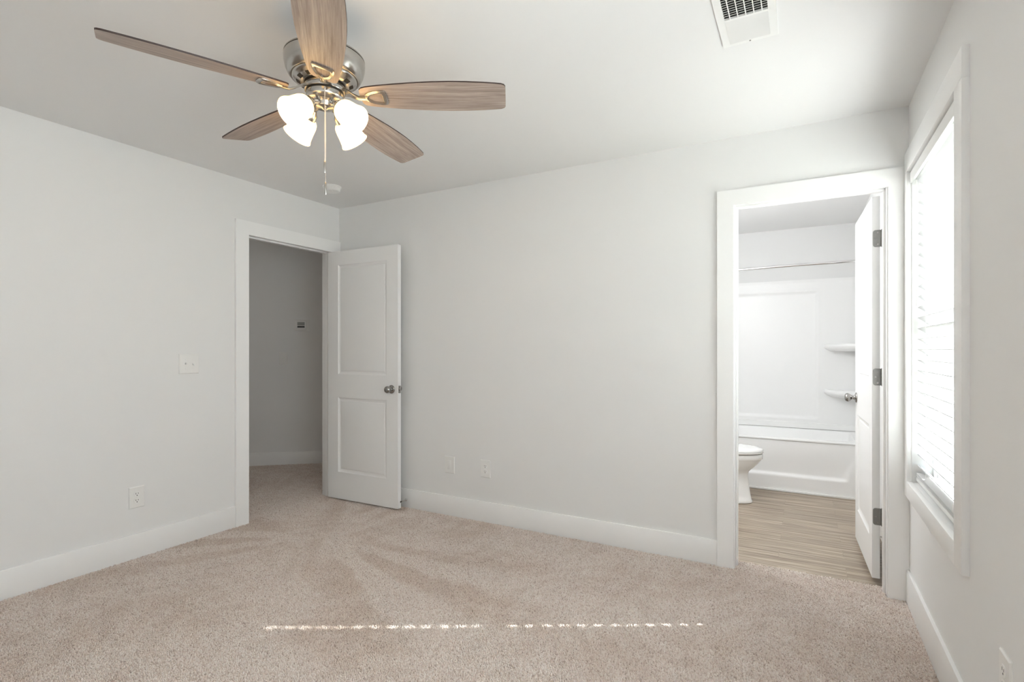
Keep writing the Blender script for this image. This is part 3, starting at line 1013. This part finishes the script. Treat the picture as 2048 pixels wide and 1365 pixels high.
# four bell shades on tilted sockets
SH = [(0.0240, 0.0), (0.0310, 0.003), (0.0370, 0.010), (0.0410, 0.022), (0.0430, 0.036), (0.0445, 0.050), (0.0470, 0.064), (0.0495, 0.077), (0.0530, 0.083), (0.0535, 0.0855), (0.0520, 0.0865),
      (0.0485, 0.0775), (0.0455, 0.064), (0.0430, 0.050), (0.0415, 0.036), (0.0395, 0.022), (0.0355, 0.011), (0.0290, 0.005)]
first = None
for k in range(4):
    a = R(-89 + 90 * k)
    dx = Vector((math.cos(a), math.sin(a), 0))
    axis = (dx * math.cos(R(41)) - Vector((0, 0, 1)) * math.sin(R(41))).normalized()
    openc = dx * 0.1485 + Vector((0, 0, 2.045 + ZO))
    neck = openc - axis * 0.0865
    rot = axis.to_track_quat('Z', 'Y').to_matrix().to_4x4()
    mxs = Matrix.Translation(neck) @ rot
    if first is None:
        sh = MB().lathe(SH, 40, cap0=False, cap1=False).build('glass_shade', M['shade'], fan, 60)
        sk = MB().lathe([(0.012, -0.034), (0.015, -0.028), (0.0215, -0.020), (0.0245, -0.008), (0.0255, 0.004), (0.0235, 0.004)], 32).build('socket', M['nickel'], sh, 40)
        bl_ = MB().lathe([(0.010, 0.004), (0.012, 0.014), (0.021, 0.030), (0.024, 0.042), (0.021, 0.054), (0.011, 0.062), (0.0, 0.064)], 24).build('bulb', M['bulb'], sh, 60)
        first = sh
    else:
        sh = first.copy()
        C.objects.link(sh)
        sh.parent = fan
        for ch in [x for x in bpy.data.objects if x.parent == first]:
            q = ch.copy()
            C.objects.link(q)
            q.parent = sh
    sh.matrix_basis = mxs
    p0 = dx * 0.030 + Vector((0, 0, 2.129 + ZO))
    MB().tube([p0, p0 + dx * 0.012 - Vector((0, 0, 0.001)), neck - axis * 0.030], 0.0085, 14).build('lamp_arm', M['nickel'], fan, 40)

# pull chains: bead strings with a pendant
rdir = Vector((math.cos(0.505656), math.sin(0.505656), 0))       # any horizontal direction across the fitter
for (off, ztop, zend, plen) in ((Vector((0.0480, -0.0430, 0)), 2.163, 1.905, 0.044), (Vector((0.0120, -0.0080, 0)), 2.116, 1.845, 0.046)):
    ch = MB()
    z = ztop
    ch.tube([(off.x * 0.93, off.y * 0.93, z + 0.004 + ZO), (off.x * 1.05, off.y * 1.05, z + ZO)], 0.004, 10)
    z -= 0.003
    while z > zend:
        ch.sphere((off.x * 1.05, off.y * 1.05, z + ZO), 0.0014, 6)
        z -= 0.0034
    ch.tube([(off.x * 1.05, off.y * 1.05, ztop + ZO), (off.x * 1.05, off.y * 1.05, zend + ZO)], 0.0005, 5)
    co = ch.build('pull_chain', M['chrome'], fan, 60)
    pp = MB().lathe([(0.0015, zend + ZO), (0.0032, zend - 0.002 + ZO), (0.0040, zend - 0.02 + ZO), (0.0040, zend - plen + 0.004 + ZO), (0.0028, zend - plen + ZO), (0.0, zend - plen + ZO)], 14,
                    Matrix.Translation((off.x * 1.05, off.y * 1.05, 0)))
    pp.build('pendant', M['nickel'], co, 40)

# ---------------------------------------------------------------- bathroom
TX0, TX1, TY0, TY1, TZ = 2.400, W - 0.002, 1.950, BY - 0.004, 0.462
tub = empty('bathtub', ((TX0 + TX1) / 2, (TY0 + TY1) / 2, 0), 0, 'white alcove bathtub with recessed apron front', 'bathtub')
ap = MB()


def sstep(e0, e1, x):
    t_ = max(0.0, min(1.0, (x - e0) / (e1 - e0)))
    return t_ * t_ * (3 - 2 * t_)


nx, nz = 110, 44
gv = []
for j in range(nz + 1):
    z = 0.0 + (TZ - 0.018) * j / nz
    row = []
    for i in range(nx + 1):
        x = TX0 + (TX1 - TX0) * i / nx
        # recess: deepest along its lower ledge, running out towards the rim
        xr = 3.765 + 0.075 * sstep(0.14, 0.40, z)
        inside = sstep(0.132, 0.156, z) * (1 - sstep(xr, xr + 0.035, x)) * sstep(2.44, 2.48, x)
        fade = 1 - sstep(0.15, 0.43, z)
        dd = 0.020 * inside * (0.25 + 0.75 * fade)
        row.append(ap.bm.verts.new((x, TY0 + 0.004 + dd, z)))
    gv.append(row)
for j in range(nz):
    for i in range(nx):
        ap.bm.faces.new((gv[j][i], gv[j][i + 1], gv[j + 1][i + 1], gv[j + 1][i]))
rel(ap, tub).build('apron', M['tub'], tub, 60)
# rim and basin: rounded-rectangle loops going round the lip and down inside


def rrect(x0, x1, ya, yb, r, z, n=8):
    pts = []
    for cx_, cy_, a0 in ((x1 - r, yb - r, 0), (x0 + r, yb - r, 90), (x0 + r, ya + r, 180), (x1 - r, ya + r, 270)):
        for k in range(n + 1):
            a = R(a0 + 90 * k / n)
            pts.append((cx_ + r * math.cos(a), cy_ + r * math.sin(a), z))
    return pts


bs = MB().loops([rrect(TX0, TX1, TY0 + 0.004, TY1, 0.004, TZ - 0.020), rrect(TX0, TX1, TY0 - 0.002, TY1, 0.006, TZ - 0.014), rrect(TX0, TX1, TY0 - 0.002, TY1, 0.006, TZ - 0.006), rrect(TX0 + 0.004, TX1 - 0.004, TY0 + 0.004, TY1 - 0.002, 0.006, TZ),
                 rrect(TX0 + 0.07, TX1 - 0.07, TY0 + 0.075, TY1 - 0.06, 0.10, TZ - 0.002), rrect(TX0 + 0.082, TX1 - 0.08, TY0 + 0.087, TY1 - 0.07, 0.10, TZ - 0.014),
                 rrect(TX0 + 0.14, TX1 - 0.12, TY0 + 0.11, TY1 - 0.10, 0.12, 0.16), rrect(TX0 + 0.19, TX1 - 0.17, TY0 + 0.16, TY1 - 0.15, 0.12, 0.105)], cap0=False, cap1=True)
rel(bs, tub).build('basin', M['tub'], tub, 40)
structure(MB().box((2.40, TY0 - 0.012, -0.004), (W - 0.001, TY0 + 0.003, 0.014), 0.004), 'trim_4', M['trim'], 'thin white strip where the tub meets the floor', 'trim', 40)

sur = empty('tub_surround', ((TX0 + TX1) / 2, TY1, 0.5), 0, 'glossy white moulded tub surround with corner shelves', 'tub surround')
SZ0, SZ1 = 0.464, 1.924
sy = BY - 0.004
bp = MB()


def back_depth(x, z):
    """relief of the back panel: a large shallow field framed by a soft ridge, a flange along the bottom and top"""
    d_ = 0.020
    ex = min(x - 2.66, 3.585 - x)
    ez = min(z - 0.565, 1.800 - z)
    e = min(ex, ez)
    if x < 3.70:
        d_ -= 0.010 * sstep(-0.004, 0.014, e)
        d_ += 0.004 * math.exp(-((e + 0.012) / 0.010) ** 2)
    if z < 0.517:
        d_ += 0.012
    d_ += 0.006 * sstep(1.905, 1.915, z)
    return d_


xs_ = [2.402 + 0.0125 * i for i in range(120)] + [W - 0.004]
zsx = [SZ0 + (SZ1 - SZ0) * j / 120 for j in range(121)] + [0.5165, 0.5175]
zsx = sorted(zsx)
gv = [[bp.bm.verts.new((x, sy - back_depth(x, z), z)) for x in xs_] for z in zsx]
for j in range(len(zsx) - 1):
    for i in range(len(xs_) - 1):
        bp.bm.faces.new((gv[j][i], gv[j][i + 1], gv[j + 1][i + 1], gv[j + 1][i]))
bp.quad((2.402, sy, SZ1), (W - 0.004, sy, SZ1), (W - 0.004, sy - 0.026, SZ1), (2.402, sy - 0.026, SZ1))
rel(bp, sur).build('back_panel', M['tub'], sur, 60)
for x0_, x1_ in ((2.3955, 2.412), (W - 0.0165, W - 0.001)):
    rel(MB().box((x0_, 1.96, SZ0), (x1_, sy - 0.03, SZ1), 0.005), sur).build('side_panel', M['tub'], sur, 40)
# two moulded shelves in the corner
for zc in (1.272, 0.836):
    arc = []
    for k in range(15):
        a = PI / 2 * k / 14
        arc.append((W - 0.018 - 0.265 * math.cos(a), sy - 0.010 - 0.265 * math.sin(a)))
    pl = arc + [(W - 0.018, sy - 0.010)]

    def sc_(p, s):
        return (W - 0.018 + (p[0] - W + 0.018) * s, sy - 0.010 + (p[1] - sy + 0.010) * s)
    rings = [[(*sc_(p, 0.80), zc - 0.052) for p in pl], [(*sc_(p, 0.94), zc - 0.030) for p in pl], [(*sc_(p, 0.995), zc - 0.016) for p in pl], [(*p, zc - 0.004) for p in pl],
             [(*sc_(p, 0.995), zc + 0.010) for p in pl], [(*sc_(p, 0.97), zc + 0.018) for p in pl], [(*sc_(p, 0.93), zc + 0.020) for p in pl], [(*sc_(p, 0.88), zc + 0.014) for p in pl]]
    rel(MB().loops(rings), sur).build('corner_shelf', M['tub'], sur, 50)

rod = empty('shower_rod', (TX0, 1.95, 1.925), 0, 'slim chrome shower curtain rod above the bathtub', 'shower rod')
rp = []
for k in range(25):
    u = k / 24
    rp.append((TX0 + 0.002 + (W - TX0 - 0.004) * u, 1.925 - 0.004 * math.sin(PI * u), 1.942 + 0.022 * u + 0.006 * math.sin(PI * u)))
rel(MB().tube(rp, 0.0115, 14), rod).build('pole', M['chrome'], rod, 60)
for xx, zz, sg in ((TX0 - 0.0045, 1.942, 1), (W, 1.964, -1)):
    rel(MB().lathe([(0.030, 0.0), (0.030, 0.004), (0.016, 0.014), (0.014, 0.022)], 28, Matrix.Translation((xx, 1.925, zz)) @ Matrix.Rotation(R(90) * sg, 4, 'Y')), rod).build('flange', M['chrome'], rod, 40)

# toilet, facing right, mostly behind the door frame
TYC = 1.45
toi = empty('toilet', (2.80, TYC, -0.004), 0, 'white toilet with lid down in front of the bathtub', 'toilet')


def egg(xb, xf, hw, z, n=40, sharp=0.62):
    """toilet outline: round front, squarer back"""
    cxm = xb + (xf - xb) * 0.45
    pts = []
    for k in range(n):
        a = 2 * PI * k / n
        c_, s_ = math.cos(a), math.sin(a)
        if c_ >= 0:
            x = cxm + (xf - cxm) * c_
            y = hw * s_
        else:
            x = cxm + (cxm - xb) * -(abs(c_) ** 0.8)
            y = hw * (1 if s_ >= 0 else -1) * abs(s_) ** 0.8
        pts.append((x, TYC + y, z))
    return pts


def path(profile, **kw):
    return [egg(xb, xf, hw, z) for z, xb, xf, hw in profile]


bw = MB().loops(path([(0.0, 2.60, 3.108, 0.118), (0.012, 2.60, 3.110, 0.119), (0.022, 2.602, 3.104, 0.114), (0.06, 2.605, 3.096, 0.108), (0.15, 2.605, 3.082, 0.100), (0.225, 2.600, 3.078, 0.098), (0.245, 2.595, 3.082, 0.104),
                      (0.262, 2.585, 3.096, 0.122), (0.285, 2.57, 3.122, 0.142), (0.315, 2.55, 3.150, 0.160), (0.345, 2.53, 3.172, 0.173), (0.355, 2.525, 3.180, 0.1775), (0.358, 2.522, 3.184, 0.180),
                      (0.392, 2.520, 3.186, 0.182), (0.398, 2.524, 3.182, 0.179)]))
bo = rel(bw, toi).build('bowl', M['china'], toi, 50)
rel(MB().loops(path([(0.398, 2.66, 3.172, 0.170), (0.404, 2.66, 3.172, 0.170)])), toi).build('seat_gap_shade', M['rubber'], toi)  # black ring filling the gap, put there in place of its shade
se = MB().loops(path([(0.404, 2.645, 3.184, 0.180), (0.407, 2.64, 3.188, 0.184), (0.416, 2.64, 3.190, 0.185), (0.419, 2.645, 3.187, 0.182)]))
rel(se, toi).build('seat', M['china'], toi, 50)
li = MB().loops(path([(0.4215, 2.645, 3.184, 0.180), (0.423, 2.64, 3.190, 0.185), (0.434, 2.64, 3.190, 0.185), (0.441, 2.65, 3.182, 0.178), (0.447, 2.70, 3.13, 0.130), (0.449, 2.80, 3.0, 0.05)]))
rel(li, toi).build('lid', M['china'], toi, 50)
rel(MB().box((2.404, TYC - 0.215, 0.40), (2.595, TYC + 0.215, 0.735), 0.025, seg=4), toi).build('tank', M['china'], toi, 50)
rel(MB().box((2.400, TYC - 0.225, 0.735), (2.605, TYC + 0.225, 0.765), 0.010, seg=3), toi).build('tank_lid', M['china'], toi, 50)
